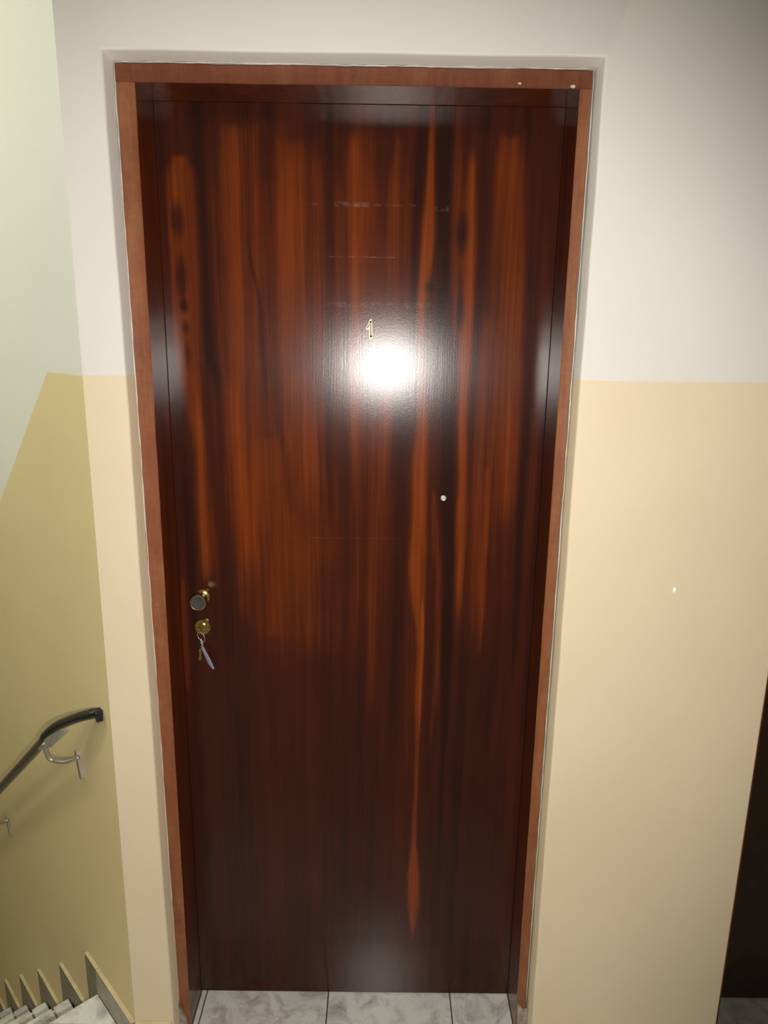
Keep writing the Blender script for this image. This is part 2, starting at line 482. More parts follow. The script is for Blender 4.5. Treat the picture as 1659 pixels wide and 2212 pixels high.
M_SKIRT2 = simple('brown_stair_skirting', (0.185, 0.150, 0.088), 0.45, var=0.25, scale=18)
M_SKTOP = simple('cream_cement_edge', (0.60, 0.49, 0.29), 0.7, var=0.12, scale=30)
M_CONC = simple('stair_concrete', (0.20, 0.17, 0.13), 0.85, var=0.2)
M_BRASS = simple('polished_brass', (0.72, 0.53, 0.22), 0.22, 1.0, 0.1, 120)
M_BRASSLT = simple('bright_brass', (0.93, 0.85, 0.60), 0.6, 0.1, 0.05, 120)
M_GROOVE = simple('dull_groove', (0.21, 0.105, 0.075), 0.95, 0.0, 0.1, 120)
M_GROOVE.node_tree.nodes['Principled BSDF'].inputs['Specular IOR Level'].default_value = 0.05
M_STEEL = simple('brushed_steel', (0.62, 0.60, 0.57), 0.38, 0.75, 0.1, 150)
M_KNOBF = simple('satin_dark_steel', (0.042, 0.040, 0.040), 0.7, 0.0, 0.2, 300)
M_CHROME = simple('grey_cast_metal', (0.50, 0.47, 0.44), 0.38, 0.85, 0.1, 90)
M_PVC = simple('black_rail_plastic', (0.012, 0.012, 0.014), 0.2, 0.0, 0.2, 60)
M_RAIL = simple('dark_grey_rail', (0.06, 0.055, 0.04), 0.25, 0.3, 0.2, 40)
M_NAIL = simple('dark_nail', (0.05, 0.025, 0.015), 0.9, 0.0)
M_NAIL.node_tree.nodes['Principled BSDF'].inputs['Specular IOR Level'].default_value = 0.1
M_TAG = simple('pale_lilac_tag', (0.40, 0.37, 0.48), 0.35, 0.0, 0.1, 80)
M_LENS = simple('peephole_lens', (0.75, 0.80, 0.80), 0.12, 0.3, 0.05, 200)
M_PLUG = simple('white_filler', (0.86, 0.86, 0.80), 0.4, 0.0, 0.05, 200)
M_GLASS = NT('window_glass').set(Base_Color=(0.86, 0.95, 0.86), Roughness=0.05, Emission_Color=(0.86, 1.0, 0.84), Emission_Strength=1.2)
M_WFRAME = simple('grey_window_frame', (0.4, 0.41, 0.4), 0.5)

# ------------------------------------------------------------------ walls
TH = 0.16
def edge_l(z): return -0.4735 - 0.0125*max(0.0, min(1.0, (z-0.1)/2.0)) + 0.0008*math.sin(z*9) + 0.0005*math.sin(z*31)
def edge_r(z): return 0.3712 + 0.0007*math.sin(z*7+1) + 0.0006*math.sin(z*27)
ZTOP = 2.1228
XO0, XO1 = 0.8085, 1.668         # second doorway
XRW = 2.25
PROF = [(0.005, 0.0), (0.0018, 0.0010), (0.0, 0.0050), (0.0, 0.09)]   # rounded plaster arris: (inset, depth)
def wall_front():
    bm = bmesh.new()
    zs = [0.0] + [i*0.1 for i in range(1, 21)] + [2.06, ZTOP]
    def side(fn, sgn, x_out, top):
        """a pier: flat face from x_out to the wavy edge, rounded arris, deep reveal"""
        rows = []
        for z in top:
            e = fn(z)
            rows.append([bm.verts.new((x_out, YW, z))] + [bm.verts.new((e - sgn*a, YW+b, z)) for a, b in PROF])
        for i in range(len(rows)-1):
            for j in range(len(PROF)):
                bm.faces.new((rows[i][j], rows[i][j+1], rows[i+1][j+1], rows[i+1][j]))
        return rows
    A = side(edge_l, 1, CX, zs)
    B = side(edge_r, -1, 0.6, zs)
    Cc = side(lambda z: XO0, 1, 0.6, zs)
    # second doorway: far pier
    Dd = side(lambda z: XO1, -1, XRW, zs)
    # lintels with the same rounded lower arris
    def lintel(xa, xb, mitre_a, mitre_b):
        xs = [xa + (xb-xa)*i/12 for i in range(13)]
        rows = []
        for i, x in enumerate(xs):
            col = [bm.verts.new((x, YW, ZC))]
            for a, b in PROF:
                dz = a + 0.0006*math.sin(x*17+2)*(0 < i < 12)
                xx = x
                if i == 0: xx = mitre_a - (a)
                if i == 12: xx = mitre_b + a
                col.append(bm.verts.new((xx, YW+b, ZTOP+dz)))
            rows.append(col)
        for i in range(len(rows)-1):
            for j in range(len(PROF)):
                bm.faces.new((rows[i][j], rows[i][j+1], rows[i+1][j+1], rows[i+1][j]))
        return rows
    L1 = lintel(edge_l(ZTOP), edge_r(ZTOP), edge_l(ZTOP), edge_r(ZTOP))
    L2 = lintel(XO0, XO1, XO0, XO1)
    # corners of the lintels: fill from the piers' tops to the lintel ends
    for P, Lr, in ((A, L1[0]), (B, L1[-1]), (Cc, L2[0]), (Dd, L2[-1])):
        t0 = P[-1]
        bm.faces.new((t0[0], t0[1], Lr[1], Lr[0], bm.verts.new((t0[0].co.x, YW, ZC))))
        for j in range(1, len(PROF)):
            if (t0[j].co-Lr[j].co).length > 1e-5 or (t0[j+1].co-Lr[j+1].co).length > 1e-5:
                bm.faces.new((t0[j], t0[j+1], Lr[j+1], Lr[j]))
    bmesh.ops.remove_doubles(bm, verts=bm.verts[:], dist=1e-5)
    # thickness behind the piers
    def back(x0, x1, z0, z1, xl=None):
        vs = [(x0, YW+TH, z0), (x1, YW+TH, z0), (x1, YW+TH, z1), (x0, YW+TH, z1)]
        bm.faces.new([bm.verts.new(v) for v in vs])
    back(CX+0.43*TH, XFL+0.002, 0, ZC); back(XFR-0.002, XO0-0.004, 0, ZC); back(XO1, XRW, 0, ZC)
    back(XFL, XFR, ZTOP, ZC); back(XO0-0.004, XO1, ZTOP, ZC)
    o = obj('wall_front', bm, M_WALL)
    for p in o.data.polygons: p.use_smooth = True
    auto_smooth(o, 50)
    return o
w = tag(wall_front(), 'white over beige painted wall around the mahogany door', 'wall', kind='structure')

bm = bmesh.new()   # slanting stair wall, mitred to the door wall
LW = 3.2
pl = [P0, P0+D*LW, P0+D*LW-N*0.12, P0+Vector((0.43*0.12, 0.12, 0))]
prism(bm, [(p.x, p.y) for p in pl], -2.6, ZC)
tag(obj('wall_left', bm, M_SLANT), 'slanting stairwell wall with a sloping beige dado, left of the door', 'wall', kind='structure')

def plain(name, x0, x1, y0, y1, z0, z1, mat, label, cat):
    b = bmesh.new(); box(b, x0, x1, y0, y1, z0, z1)
    return tag(obj(name, b, mat), label, cat, kind='structure')
plain('wall_right', XRW, XRW+0.1, -3.6, YW+0.3, 0, ZC, M_WALL, 'plain painted wall at the right end of the landing', 'wall')
plain('wall_back', -3.1, XRW, -3.7, -3.6, -2.6, ZC, M_WALL, 'plain painted wall behind the photographer', 'wall')
plain('wall_outer', -3.1, -3.0, -3.6, 4.2, -2.6, ZC, M_WALL, 'plain outer wall of the stairwell holding the window', 'wall')
plain('ceiling', -3.1, XRW, -3.6, 4.2, ZC, ZC+0.1, M_CEIL, 'plain white ceiling over landing and stairs', 'ceiling')

wn = empty('window_1', (-3.0, 0.9, 1.6))
tag(wn, 'stairwell window in the outer wall beside the stairs', 'window', kind='structure')
b = bmesh.new(); box(b, -2.995, -2.985, 0.42, 1.38, 1.62, 2.58); obj('pane', b, M_GLASS, wn)
b = bmesh.new()
for y0, y1, z0, z1 in ((0.36, 0.42, 1.56, 2.64), (1.38, 1.44, 1.56, 2.64), (0.42, 1.38, 1.56, 1.62), (0.42, 1.38, 2.58, 2.64), (0.88, 0.92, 1.62, 2.58)):
    box(b, -3.0, -2.965, y0, y1, z0, z1, 0.004)
obj('window_frame', b, M_WFRAME, wn)

# ------------------------------------------------------------------ floor and its tiles
TP = 0.3145
JX = -0.12                        # a joint line along Y
JY = 1.437                        # a joint line along X
noseA = SW(S0, 0, 0); noseB = SW(S0, 1.35, 0)
def clip(poly, p, nrm):
    """keep the side of the line through p where nrm points"""
    out = []
    for i in range(len(poly)):
        a, c = poly[i], poly[(i+1) % len(poly)]
        da = (a[0]-p[0])*nrm[0]+(a[1]-p[1])*nrm[1]; dc = (c[0]-p[0])*nrm[0]+(c[1]-p[1])*nrm[1]
        if da >= 0: out.append(a)
        if da*dc < 0:
            t = da/(da-dc); out.append((a[0]+(c[0]-a[0])*t, a[1]+(c[1]-a[1])*t))
    return out
floor_poly = [(XRW, -3.6), (XRW, 1.66), (0.37, 1.66), (-0.47, 1.66), (P0.x+0.03, YW+0.07), (noseA.x, noseA.y), (noseB.x, noseB.y), (noseB.x-0.9, noseB.y-0.85), (-3.0, -3.6)]
bm = bmesh.new()
prism(bm, floor_poly, -0.16, -0.008)
floor = tag(obj('floor', bm, M_GROUT), 'landing floor of marbled grey tiles in front of the door', 'floor', kind='structure')
G = 0.0016
BIG = [(-0.9, -0.85)]
def tile(poly, name='tile', parent=None, z1=0.0, th=0.0075, mat=None, bev=0.0012):
    if len(poly) < 3: return None
    b = bmesh.new()
    prism(b, poly, z1-th, z1+random.uniform(-.0003, .0003), bev=bev)
    bmesh.ops.remove_doubles(b, verts=b.verts[:], dist=1e-5)
    cx = sum(p[0] for p in poly)/len(poly); cy = sum(p[1] for p in poly)/len(poly)
    return obj(name, b, mat or M_TILE, parent, origin=(cx, cy, z1))
def area(p): return abs(sum(p[i][0]*p[(i+1) % len(p)][1]-p[(i+1) % len(p)][0]*p[i][1] for i in range(len(p))))/2
# threshold tiles between the jambs
for i in range(-2, 4):
    x0, x1 = JX+TP*i+G, JX+TP*(i+1)-G
    x0, x1 = max(x0, XL+0.001), min(x1, XR-0.001)
    if x1-x0 > 0.006: tile([(x0, YW+0.001), (x1, YW+0.001), (x1, YD+0.10), (x0, YD+0.10)], 'tile', floor)
# threshold tiles of the second doorway
for i in range(2, 6):
    x0, x1 = max(JX+TP*i+G, XO0+0.031), min(JX+TP*(i+1)-G, XO1-0.031)
    if x1-x0 > 0.006: tile([(x0, YW+0.001), (x1, YW+0.001), (x1, 1.60), (x0, 1.60)], 'tile', floor, mat=M_TILE2)
# landing tiles, clipped to the stair edge and the walls
for i in range(-6, 8):
    for j in range(0, 16):
        x0, x1 = JX+TP*i+G, JX+TP*(i+1)-G
        y1, y0 = JY-TP*j-G, JY-TP*(j+1)+G
        p = [(x0, y0), (x1, y0), (x1, y1), (x0, y1)]
        p = clip(p, noseA, (-D.x, -D.y))
        p = clip(p, P0 + N*0.001, (N.x, N.y)) if x1 < CX+0.1 and y1 > YW else p
        if x0 > CX-0.02 and j == 0: p = clip(p, (0, YW-0.001), (0, -1))
        p = clip(p, (XRW-0.001, 0), (-1, 0)) if p else p
        p = clip(p, (0, -3.599), (0, 1)) if p else p
        if len(p) >= 3 and area(p) > 0.0008: tile(p, 'tile', floor)
# the three-cornered tile at the head of the stairs
p = [(-1.3, JY+G), (-0.3, JY+G), (-0.3, 1.75), (-1.3, 1.75)]
p = clip(p, noseA, (-D.x, -D.y)); p = clip(p, P0+N*0.0100, (N.x, N.y))
tile(p, 'tile', floor)

# ------------------------------------------------------------------ stairwell lamp (above the frame)
LPX, LPY = SW(0.9, 0.95, 0).x, SW(0.9, 0.95, 0).y
lamp = empty('ceiling_lamp', (LPX, LPY, ZC))
tag(lamp, 'round white ceiling lamp over the stairwell', 'lamp')
def lathe_z(bm, cx, cy, prof, k=28):
    rings = []
    for (z, r) in prof:
        if r < 1e-6: rings.append([bm.verts.new((cx, cy, z))])
        else: rings.append([bm.verts.new((cx+r*math.cos(2*math.pi*i/k), cy+r*math.sin(2*math.pi*i/k), z)) for i in range(k)])
    for A, B in zip(rings, rings[1:]):
        for i in range(k):
            j = (i+1) % k
            if len(A) == 1: bm.faces.new((A[0], B[j], B[i]))
            elif len(B) == 1: bm.faces.new((A[i], A[j], B[0]))
            else: bm.faces.new((A[i], A[j], B[j], B[i]))
b = bmesh.new(); lathe_z(b, LPX, LPY, [(ZC, 0.13), (ZC-0.02, 0.13), (ZC-0.028, 0.12), (ZC-0.028, 0.0)]); obj('lamp_base', b, M_WFRAME, lamp)
b = bmesh.new(); lathe_z(b, LPX, LPY, [(ZC-0.028, 0.11), (ZC-0.06, 0.125), (ZC-0.10, 0.105), (ZC-0.125, 0.055), (ZC-0.13, 0.0)])
obj('lamp_globe', b, NT('lit_globe').set(Base_Color=(0.9, 0.95, 0.88), Emission_Color=(0.9, 1.0, 0.85), Emission_Strength=3.0), lamp, smooth=True)
pl_ = bpy.data.lights.new('lamp_glow', 'POINT')
pl_.energy = 26.0; pl_.color = (0.93, 1.0, 0.80); pl_.shadow_soft_size = 0.12
po = bpy.data.objects.new('lamp_glow', pl_); COL.objects.link(po); po.location = (LPX, LPY, ZC-0.28)

# ------------------------------------------------------------------ staircase
st = empty('staircase', SW(S0, 0.6, 0))
tag(st, 'tiled stairs going down along the slanting wall, left of the door', 'stairs')
WST = 1.2
for k in range(1, NST+1):
    sa, sb, z = S0+GO*(k-1), S0+GO*k, -RI*k
    b = bmesh.new()
    q = [SW(sa+0.0005, 0.013, 0), SW(sb-0.012, 0.013, 0), SW(sb-0.012, WST, 0), SW(sa+0.0005, WST, 0)]
    prism(b, [(v.x, v.y) for v in q], z-RI-0.05, z-0.008)
    obj('step', b, M_CONC, st)
    n0 = 0.0135
    for n1 in (0.057, 0.057+TP, 0.057+2*TP, 0.057+3*TP):
        q = [SW(sa+0.002, n0, 0), SW(sb, n0, 0), SW(sb, n1-0.0028, 0), SW(sa+0.002, n1-0.0028, 0)]
        tile([(v.x, v.y) for v in q], 'tread_tile', st, z)
        n0 = n1+0.0028
    # riser tile course below the nosing
    b = bmesh.new()
    q = [SW(sa-0.011, 0.0135, 0), SW(sa-0.002, 0.0135, 0), SW(sa-0.002, WST, 0), SW(sa-0.011, WST, 0)]
    prism(b, [(v.x, v.y) for v in q], z+0.0015, z+RI-0.009)
    obj('riser_tile', b, M_TILE, st)
SKH, SKX, SKT = 0.070, 0.065, 0.0095
def skirt(name, s0, s1, z0, z1, parent):
    b = bmesh.new()
    q = [SW(s0, 0.0005, 0), SW(s1, 0.0005, 0), SW(s1, SKT, 0), SW(s0, SKT, 0)]
    prism(b, [(v.x, v.y) for v in q], z0, z1, 0, 1)
    return obj(name, b, [M_SKIRT2, M_SKTOP], parent)
for k in range(0, NST+1):
    z = -RI*k
    if k > 0: skirt('skirting_tread_piece', S0+GO*(k-1)+SKX+0.0006+(0.004 if k == 1 else 0), S0+GO*k-0.0006, z+0.001, z+SKH, st)
    if k < NST: skirt('skirting_riser_piece', S0+GO*k, S0+GO*k+SKX+(0.004 if k == 0 else 0), z-RI+0.001, z+(SKH if k else 0.076), st)
b = bmesh.new()
q = [P0+N*0.0005+Vector((0, 0.001, 0)), SW(S0-0.0008, 0.0005, 0), SW(S0-0.0008, SKT, 0), SW(0.005, SKT, 0)]
prism(b, [(v.x, v.y) for v in q], 0.001, 0.076, 0, 1)
tag(obj('baseboard_left', b, [M_SKIRT, M_SKTOP]), 'grey tile skirting with a cream top edge at the head of the stairs', 'baseboard', kind='structure')
def skirt_front(name, x0, x1, label):
    b = bmesh.new()
    prism(b, [(x0, YW-0.009), (x1, YW-0.009), (x1, YW-0.0005), (x0, YW-0.0005)], 0.001, 0.080, 0, 1)
    return tag(obj(name, b, [M_SKIRT, M_SKTOP]), label, 'baseboard', kind='structure')
skirt_front('baseboard_front', CX+0.004, edge_l(0.05)-0.005, 'short tile skirting between the stair corner and the door')
skirt_front('baseboard_right', edge_r(0.05)+0.005, XO0-0.006, 'tile skirting under the beige wall right of the door')
b = bmesh.new()
q = [SW(-0.2, 1.5, 0), SW(S0+GO*NST+1.0, 1.5, 0), SW(S0+GO*NST+1.0, 0.002, 0), SW(S0+GO*NST-0.012, 0.002, 0), SW(S0+GO*NST-0.012, 1.22, 0), SW(-0.2, 1.22, 0)]
prism(b, [(v.x, v.y) for v in q], -RI*(NST+1)-0.1, -RI*(NST+1)-0.0)
tag(obj('floor_lower', b, M_TILE), 'lower landing floor at the foot of the stairs', 'floor', kind='structure')

# ------------------------------------------------------------------ main door
door = empty('door_1', ((XL+XR)/2, YD, 0))
tag(door, 'dark red mahogany flat door with the brass number 1 and a round knob', 'door', kind='structure')
b = bmesh.new()
box(b, XL+0.0006, XR-0.0006, YD, YD+0.036, 0.003, ZFI-0.0005, 0.0005)
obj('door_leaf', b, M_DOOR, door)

def jamb(sgn):
    """upright of the frame; sgn -1 = left. Front face worn paint, inner face dark gloss"""
    bm = bmesh.new()
    zs = [0.001] + [0.076 + i*(ZFI-0.076)/60 for i in range(61)]
    rows = []
    xi = XL if sgn < 0 else XR
    xo = XFL if sgn < 0 else XFR
    for i, z in enumerate(zs):
        r = random.uniform(-1, 1)
        wob = (0.0007*math.sin(z*23+sgn)+0.0006*math.sin(z*61)+0.0007*r)
        ww = 0.0006*random.uniform(-1, 1) if 0 < i < 61 else 0
        rows.append([bm.verts.new(p) for p in ((xo+wob, YF+0.001, z), (xi+sgn*0.0018, YF+0.0002, z), (xi+ww*0.5, YF+0.0018, z), (xi, YD+0.05, z), (xo, YD+0.05, z))])
    mats = [0, 0, 1, 1, 1]
    for i in range(len(rows)-1):
        A, Bq = rows[i], rows[i+1]
        for j in range(5):
            f = bm.faces.new((A[j], A[(j+1) % 5], Bq[(j+1) % 5], Bq[j])); f.material_index = mats[j]
    bm.faces.new(rows[0]); bm.faces.new(rows[-1][::-1])
    o = obj('frame_jamb', bm, [M_FRAME, M_JAMB], door)
    return o
jamb(-1); jamb(1)
bm = bmesh.new()
rows = []
NX = 60
for i in range(NX+1):
    x = XFL + (XFR-XFL)*i/NX
    w_ = 0.0008*math.sin(x*29)+0.0008*random.uniform(-1, 1)
    rows.append([bm.verts.new(p) for p in ((x, YF+0.001, ZFT+w_), (x, YF, ZFI+0.0018), (x, YF+0.0018, ZFI+0.0004*random.uniform(0, 1)), (x, YD+0.05, ZFI), (x, YD+0.05, ZFT))])
for i in range(NX):
    A, Bq = rows[i], rows[i+1]
    for j in range(5):
        f = bm.faces.new((A[j], A[(j+1) % 5], Bq[(j+1) % 5], Bq[j])); f.material_index = [0, 0, 1, 1, 1][j]
bm.faces.new(rows[0]); bm.faces.new(rows[-1][::-1])
obj('frame_head', bm, [M_HEAD, M_JAMB], door)
# uneven bead of white paint where frame and plaster meet
def bead(a, c, n, outer):
    bm = bmesh.new()
    pts = []; sc = []
    for i in range(n+1):
        t = i/n
        p = Vector(a).lerp(Vector(c), t)
        p.x += random.uniform(-.0006, .0006); p.z += random.uniform(-.0006, .0006)
        pts.append(p); sc.append(random.uniform(0.55, 1.45))
    sweep(bm, pts, circ(0.0012, 6), scales=sc)
    return obj('paint_bead', bm, M_CAULK, door, smooth=True)
bead((edge_l(0.08)-0.0015, YF-0.0002, 0.08), (edge_l(2.1)+0.0016, YF-0.0002, ZFT+0.001), 80, 0)
bead((XFR+0.0022, YF-0.0006, 0.09), (XFR+0.0022, YF-0.0006, ZFT+0.002), 80, 0)
bead((XFL-0.001, YF-0.0002, ZFT+0.0022), (XFR+0.001, YF-0.0002, ZFT+0.0022), 50, 0)
# lumps of mortar at the feet of the frame
b = bmesh.new()
extrude_poly(b, [(edge_l(0)+0.001, YF-0.006, 0.001), (-0.452, YF-0.006, 0.001), (-0.456, YF-0.006, 0.03), (-0.468, YF-0.006, 0.058), (-0.4745, YF-0.006, 0.083), (edge_l(0)+0.001, YF-0.006, 0.088)], (0, 0.008, 0))
obj('mortar_patch', b, M_MORTAR, door)
b = bmesh.new()
extrude_poly(b, [(0.3705, YF-0.006, 0.001), (0.349, YF-0.006, 0.001), (0.3475, YF-0.006, 0.045), (0.346, YF-0.006, 0.088), (0.353, YF-0.006, 0.083), (0.362, YF-0.006, 0.070), (0.3705, YF-0.006, 0.072)], (0, 0.008, 0))
obj('mortar_patch', b, M_MORTAR, door)
# chips of white paint on the frame
for x, z, r in ((0.331, 2.0925, 0.0040), (0.236, 2.096, 0.0028)):
    b = bmesh.new()
    pts = [(x+r*(1+0.4*math.sin(i*2.1))*math.cos(i*math.pi/4), YF-0.0012, z+0.7*r*math.sin(i*math.pi/4)) for i in range(8)]
    extrude_poly(b, pts, (0, 0.0016, 0))
    obj('paint_chip', b, M_CAULK, door)

# brass numeral 1 with a groove down the middle and two nails
def P2(u, v, y): return (-0.0287 + u*0.001, y, 1.6685 + v*0.001)
out1 = [(-1.4, -21.0), (6.5, -17.4), (4.9, 14.0), (4.3, 18.6), (3.4, 22.8), (-0.4, 20.6), (-2.2, 17.0), (-2.8, 11.3), (-8.8, 4.0), (-5.6, -1.4), (-1.2, 2.6)]
b = bmesh.new()
extrude_poly(b, [P2(u, v, YD-0.0030) for u, v in out1], (0, 0.0030, 0))
es = [e for e in b.edges if all(abs(v.co.y-(YD-0.003)) < 1e-6 for v in e.verts)]
bmesh.ops.bevel(b, geom=es, offset=0.0006, segments=2, profile=0.5, affect='EDGES')
num = tag(obj('door_number', b, M_BRASSLT, door), 'brass numeral 1 nailed to the door')
b = bmesh.new()
extrude_poly(b, [P2(u, v, YD-0.0033) for u, v in ((1.6, -11.5), (3.4, -11.5), (2.5, 13.5), (1.0, 13.5))], (0, 0.0006, 0))
extrude_poly(b, [P2(u, v, YD-0.0033) for u, v in ((-6.0, 4.3), (-4.8, 3.0), (-0.9, 8.6), (0.0, 14.2), (-1.2, 11.5))], (0, 0.0006, 0))
obj('groove', b, M_GROOVE, num)
for u, v in ((1.6, 15.7), (2.6, -12.8)):
    b = bmesh.new()
    x, _, z = P2(u, v, 0)
    lathe_y(b, x, z, [(YD-0.0045, 0), (YD-0.0043, 0.0014), (YD-0.0034, 0.0021), (YD-0.0025, 0.0021)], 14)
    obj('nail', b, M_NAIL, num, smooth=True)

# knob: rose, neck, brass drum with a dark flat face
kx, kz = -0.3975, 1.0855
b = bmesh.new()
lathe_y(b, kx, kz, [(YD-0.0008, 0.0178), (YD-0.004, 0.0178), (YD-0.006, 0.0165), (YD-0.0065, 0.012), (YD-0.008, 0.0095), (YD-0.027, 0.0095)], 40)
knob = tag(obj('door_knob', b, M_BRASS, door), 'round brass knob with a dark flat face')
auto_smooth(knob)
b = bmesh.new()
lathe_y(b, kx, kz, [(YD-0.026, 0.0), (YD-0.026, 0.0145), (YD-0.029, 0.0172), (YD-0.044, 0.0182), (YD-0.0465, 0.0176), (YD-0.0475, 0.0163), (YD-0.0472, 0.0155), (YD-0.0472, 0.0)], 48, [0, 0, 0, 0, 0, 0, 1])
auto_smooth(obj('knob_head', b, [M_BRASS, M_KNOBF], knob), 30)
# lock cylinder
lx, lz = -0.4008, 1.0118
b = bmesh.new()
lathe_y(b, lx, lz, [(YD-0.0008, 0.0192), (YD-0.004, 0.0192), (YD-0.0062, 0.0178), (YD-0.0066, 0.0150), (YD-0.0058, 0.0098), (YD-0.0058, 0.0)], 44)
lock = tag(obj('lock_cylinder', b, M_BRASS, door), 'round brass lock plate with a key in it')
auto_smooth(lock, 30)
b = bmesh.new()
lathe_y(b, lx, lz+0.001, [(YD-0.0055, 0.0088), (YD-0.0098, 0.0084), (YD-0.0104, 0.0076), (YD-0.0104, 0.0)], 32)
auto_smooth(obj('lock_plug', b, M_BRASS, lock), 30)
for dx, dz in ((-0.0145, 0.0), (0.0145, 0.001)):
    b = bmesh.new()
    lathe_y(b, lx+dx, lz+dz, [(YD-0.0074, 0.0), (YD-0.0072, 0.0014), (YD-0.0062, 0.0017)], 12)
    obj('screw', b, M_NAIL, lock, smooth=True)
# peephole
px_, pz_ = 0.1345, 1.3170
b = bmesh.new()
lathe_y(b, px_, pz_, [(YD-0.0006, 0.0062), (YD-0.0022, 0.0060), (YD-0.0028, 0.0052), (YD-0.0020, 0.0040), (YD-0.0012, 0.0040)], 24)
pee = tag(obj('peephole', b, M_STEEL, door, smooth=True), 'small round peephole')
b = bmesh.new()
lathe_y(b, px_, pz_, [(YD-0.0033, 0.0), (YD-0.0030, 0.0020), (YD-0.0022, 0.0034), (YD-0.0012, 0.0039)], 20)
obj('lens', b, M_LENS, pee, smooth=True)

# keys hanging from the lock
keys = empty('key_ring', (lx, YD-0.022, lz-0.018))
tag(keys, 'key in the lock with a ring, small brass key and pale lilac tag', 'keys')
b = bmesh.new()     # key standing in the plug, bow edge-on towards the viewer
yk = YD-0.0102
bow = [(lx-0.0008, yk-0.0160+0.0095*math.cos(a)*0.9, lz+0.0012+0.0095*math.sin(a)) for a in [i*math.pi/8 for i in range(16)]]
extrude_poly(b, bow, (0.0020, 0, 0))
box(b, lx-0.0008, lx+0.0012, yk-0.009, yk+0.0002, lz-0.0022, lz+0.0046)
obj('key', b, M_BRASS, keys)
def ring(cx, cy, cz, r, t, ax, mat, name='ring'):
    b = bmesh.new()
    u, v = frame_for(Vector(ax), Vector((0, 1, 0)))
    pts = [Vector((cx, cy, cz))+u*(r*math.cos(a))+v*(r*math.sin(a)) for a in [i*2*math.pi/28 for i in range(28)]]
    sweep(b, pts, circ(t, 6), closed=True)
    return obj(name, b, mat, keys, smooth=True)
ring(lx+0.001, YD-0.0225, lz-0.0155, 0.0125, 0.0009, (0.55, 0.75, 0.2), M_STEEL)
ring(lx+0.001, YD-0.0205, lz-0.0315, 0.0055, 0.0009, (0.9, 0.2, 0.3), M_STEEL)
b = bmesh.new()     # cast loop between ring and tag
sweep(b, spline([(lx-0.001, YD-0.021, lz-0.022), (lx+0.002, YD-0.020, lz-0.031), (lx+0.0015, YD-0.019, lz-0.040)], 4), circ(0.0026, 8))
obj('loop', b, M_STEEL, keys, smooth=True)
b = bmesh.new()     # long flat tag, turned nearly edge-on
A0 = Vector((lx-0.001, YD-0.0185, lz-0.041)); tv = Vector((0.0215, 0.004, -0.0570))
wv = Vector((0.0080, -0.0060, -0.001))
prof = [A0+tv*t+wv*q for t, q in ((0, -0.2), (0.01, 0.42), (0.5, 0.72), (0.93, 0.62), (1.0, 0.36), (0.97, -0.06), (0.80, -0.62), (0.4, -0.55))]
extrude_poly(b, prof, (0.0016, 0.0024, 0.0004))
tg = obj('key_tag', b, M_TAG, keys)
tag(tg, 'long pale lilac tag')
b = bmesh.new()     # second small key
A1 = Vector((lx-0.0045, YD-0.0155, lz-0.047))
def k2(t, q): return A1 + Vector((-0.0022*t, 0.001*t, -0.0285*t)) + Vector((0.0026*q, 0.0016*q, 0))
extrude_poly(b, [k2(t, q) for t, q in ((0, -.8), (0, .8), (.16, 1.1), (.3, .6), (.34, 1.0), (.5, 1.0), (.55, .6), (.64, 1.0), (.78, .9), (.82, 1.2), (.96, 1.2), (1, .5), (1, -.9), (.78, -1.1), (.7, -.7), (.3, -.7), (.16, -1.1))], (0.0008, -0.0012, 0))
obj('key', b, M_BRASS, keys)

# ------------------------------------------------------------------ second door, at the right edge of the picture
d2 = empty('door_2', ((XO0+XO1)/2, 1.524, 0))
tag(d2, 'very dark brown door beyond the wall edge at the right', 'door', kind='structure')
b = bmesh.new(); box(b, XO0+0.034, XO1-0.034, 1.526, 1.562, 0.004, 2.085, 0.0012); obj('door_leaf', b, M_DARKDOOR, d2)
b = bmesh.new(); box(b, XO0+0.001, XO0+0.031, YF, YD+0.05, 0.001, 2.088, 0.0015); obj('frame_jamb', b, M_JAMB, d2)
b = bmesh.new(); box(b, XO1-0.031, XO1-0.001, YF, YD+0.05, 0.001, 2.088, 0.0015); obj('frame_jamb', b, M_JAMB, d2)
b = bmesh.new(); box(b, XO0+0.001, XO1-0.001, YF, YD+0.05, 2.0895, 2.118, 0.0015); obj('frame_head', b, M_JAMB, d2)

# ------------------------------------------------------------------ handrail
SLR = 0.79
def rail_pt(s, n=0.060): return SW(s, n, 0.7010-(s-0.285)*SLR)
hr = empty('handrail', SW(0.205, 0.0, 0.64))
tag(hr, 'dark handrail on grey brackets sloping down the stairwell wall', 'handrail')
path = [rail_pt(2.0), rail_pt(1.4), rail_pt(0.785), rail_pt(0.50), rail_pt(0.36), rail_pt(0.285), rail_pt(0.240)]
b = bmesh.new()
sweep(b, spline(path, 4), circ(0.0125, 14, 0.0115))
obj('rail', b, M_RAIL, hr, smooth=True)
path = spline([SW(0.262, 0.060, 0.722), SW(0.232, 0.060, 0.749), SW(0.192, 0.0495, 0.784), SW(0.150, 0.0375, 0.811), SW(0.098, 0.025, 0.840), SW(0.060, 0.012, 0.858), SW(0.046, 0.004, 0.864)], 6)
b = bmesh.new()
sweep(b, path, circ(0.0135, 14, 0.0115), scales=[0.55, 0.66, 0.76, 0.84, 0.9, 0.95]+[1.0]*(len(path)-14)+[1.0-0.025*i for i in range(8)])
obj('rail_end', b, M_PVC, hr, smooth=True)['label'] = 'black plastic end curving into the wall'
b = bmesh.new()
e0 = SW(0.047, 0.013, 0.863)
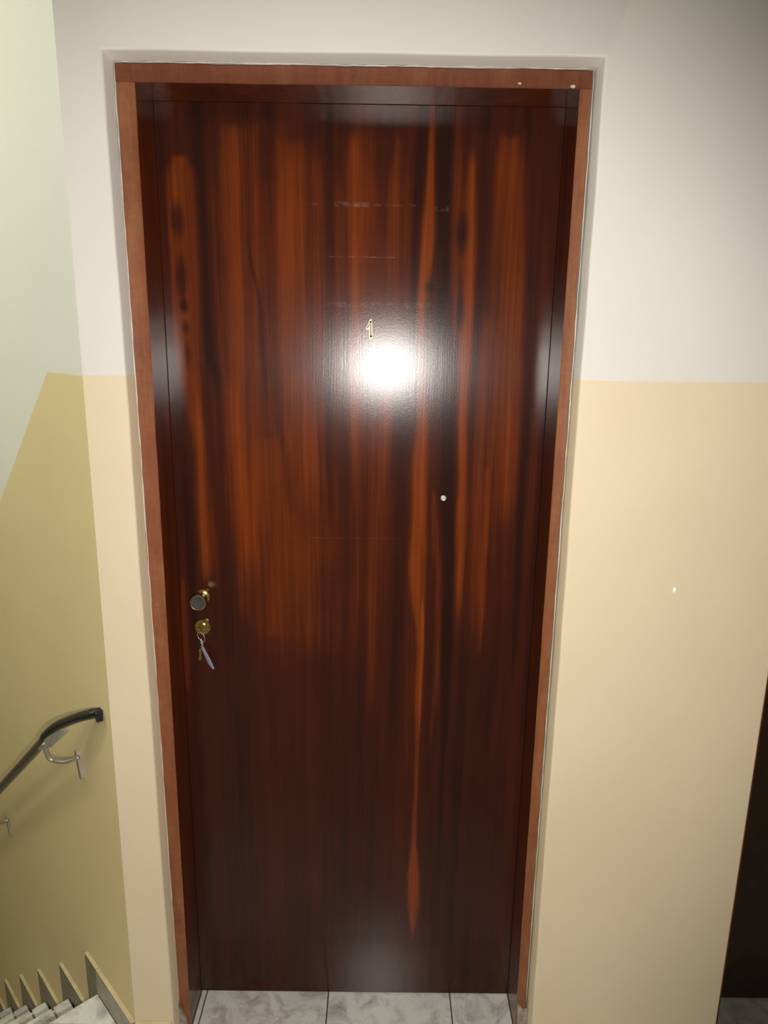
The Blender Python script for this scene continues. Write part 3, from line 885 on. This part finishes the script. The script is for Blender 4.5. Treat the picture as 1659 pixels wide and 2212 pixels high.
extrude_poly(b, [e0+D*-0.011+Vector((0, 0, 0.008)), e0+D*0.004+Vector((0, 0, 0.009)), e0+D*0.006+Vector((0, 0, -0.010)), e0+D*0.000+Vector((0, 0, -0.020)), e0+D*-0.010+Vector((0, 0, -0.017))], N*-0.0115)
obj('end_cap', b, M_PVC, hr)
b = bmesh.new()     # steel bar under the rail, showing where the plastic end curls away
PT = [SW(0.2836, 0.067, 0.6937), SW(0.1984, 0.070, 0.7628), SW(0.2171, 0.067, 0.7248), SW(0.1632, 0.065, 0.7871),
      SW(0.1951, 0.064, 0.7367), SW(0.1271, 0.054, 0.8061), SW(0.1649, 0.058, 0.7643), SW(0.1227, 0.049, 0.8053)]
tops = [PT[0], PT[1], PT[3], PT[5], PT[7]]
bots = [PT[0]+D*0.004+Vector((0, 0, -.006)), PT[2], PT[4], PT[6], PT[7]+Vector((0, 0, -.004))]
ring_ = [[b.verts.new(t), b.verts.new(u), b.verts.new(u-N*0.004), b.verts.new(t-N*0.004)] for t, u in zip(tops, bots)]
for A, Bq in zip(ring_, ring_[1:]):
    for k in range(4): b.faces.new((A[k], A[(k+1) % 4], Bq[(k+1) % 4], Bq[k]))
b.faces.new(ring_[0]); b.faces.new(ring_[-1][::-1])
obj('steel_strip', b, M_STEEL, hr)
def bracket(sc):
    zc = 0.7010-(sc-0.285)*SLR                               # rail axis above the saddle
    tx = Vector((D.x*0.31, D.y*0.31, 0.95)).normalized()     # length of the wall bar
    base = SW(sc-0.050, 0, zc-0.065)
    def bp(ds, n, dz): return SW(sc+ds, n, zc+dz)
    b = bmesh.new()
    pth = spline([bp(-.058, .006, -.040), bp(-.050, .018, -.046), bp(-.030, .032, -.055), bp(-.010, .046, -.055), bp(-.003, .054, -.049), bp(0, .058, -.034), bp(0, .060, -.013)], 5)
    sweep(b, pth, circ(0.0058, 10))
    o = obj('bracket', b, M_CHROME, hr, smooth=True)
    b = bmesh.new()
    side = tx.cross(N).normalized()
    prof = [base+tx*t+side*q for t, q in ((-.032, -.0065), (-.035, 0), (-.032, .0065), (.032, .0065), (.036, 0), (.032, -.0065))]
    extrude_poly(b, prof, N*0.008)
    obj('wall_plate', b, M_CHROME, o)
    b = bmesh.new()
    top = bp(0, .060, -.0125)
    rd = Vector((D.x, D.y, -SLR)).normalized()
    sweep(b, [top-rd*0.024, top+rd*0.024], [(-.011, -.002), (.011, -.002), (.011, .002), (-.011, .002)])
    obj('saddle', b, M_CHROME, o)
bracket(0.250); bracket(0.945); bracket(1.64)

# ------------------------------------------------------------------ filled screw hole in the beige wall
b = bmesh.new()
lathe_y(b, 0.5933, 1.1671, [(YW-0.0042, 0.0), (YW-0.0040, 0.0030), (YW-0.0030, 0.0052), (YW-0.0003, 0.0064)], 20)
for v in b.verts: v.co.x = 0.5933+(v.co.x-0.5933)*0.72; v.co.z = 1.1671+(v.co.z-1.1671)*1.05
tag(obj('wall_plug', b, M_PLUG, smooth=True, origin=(0.5933, YW, 1.1671)), 'small white plug filling a hole in the beige wall right of the door', 'plug')
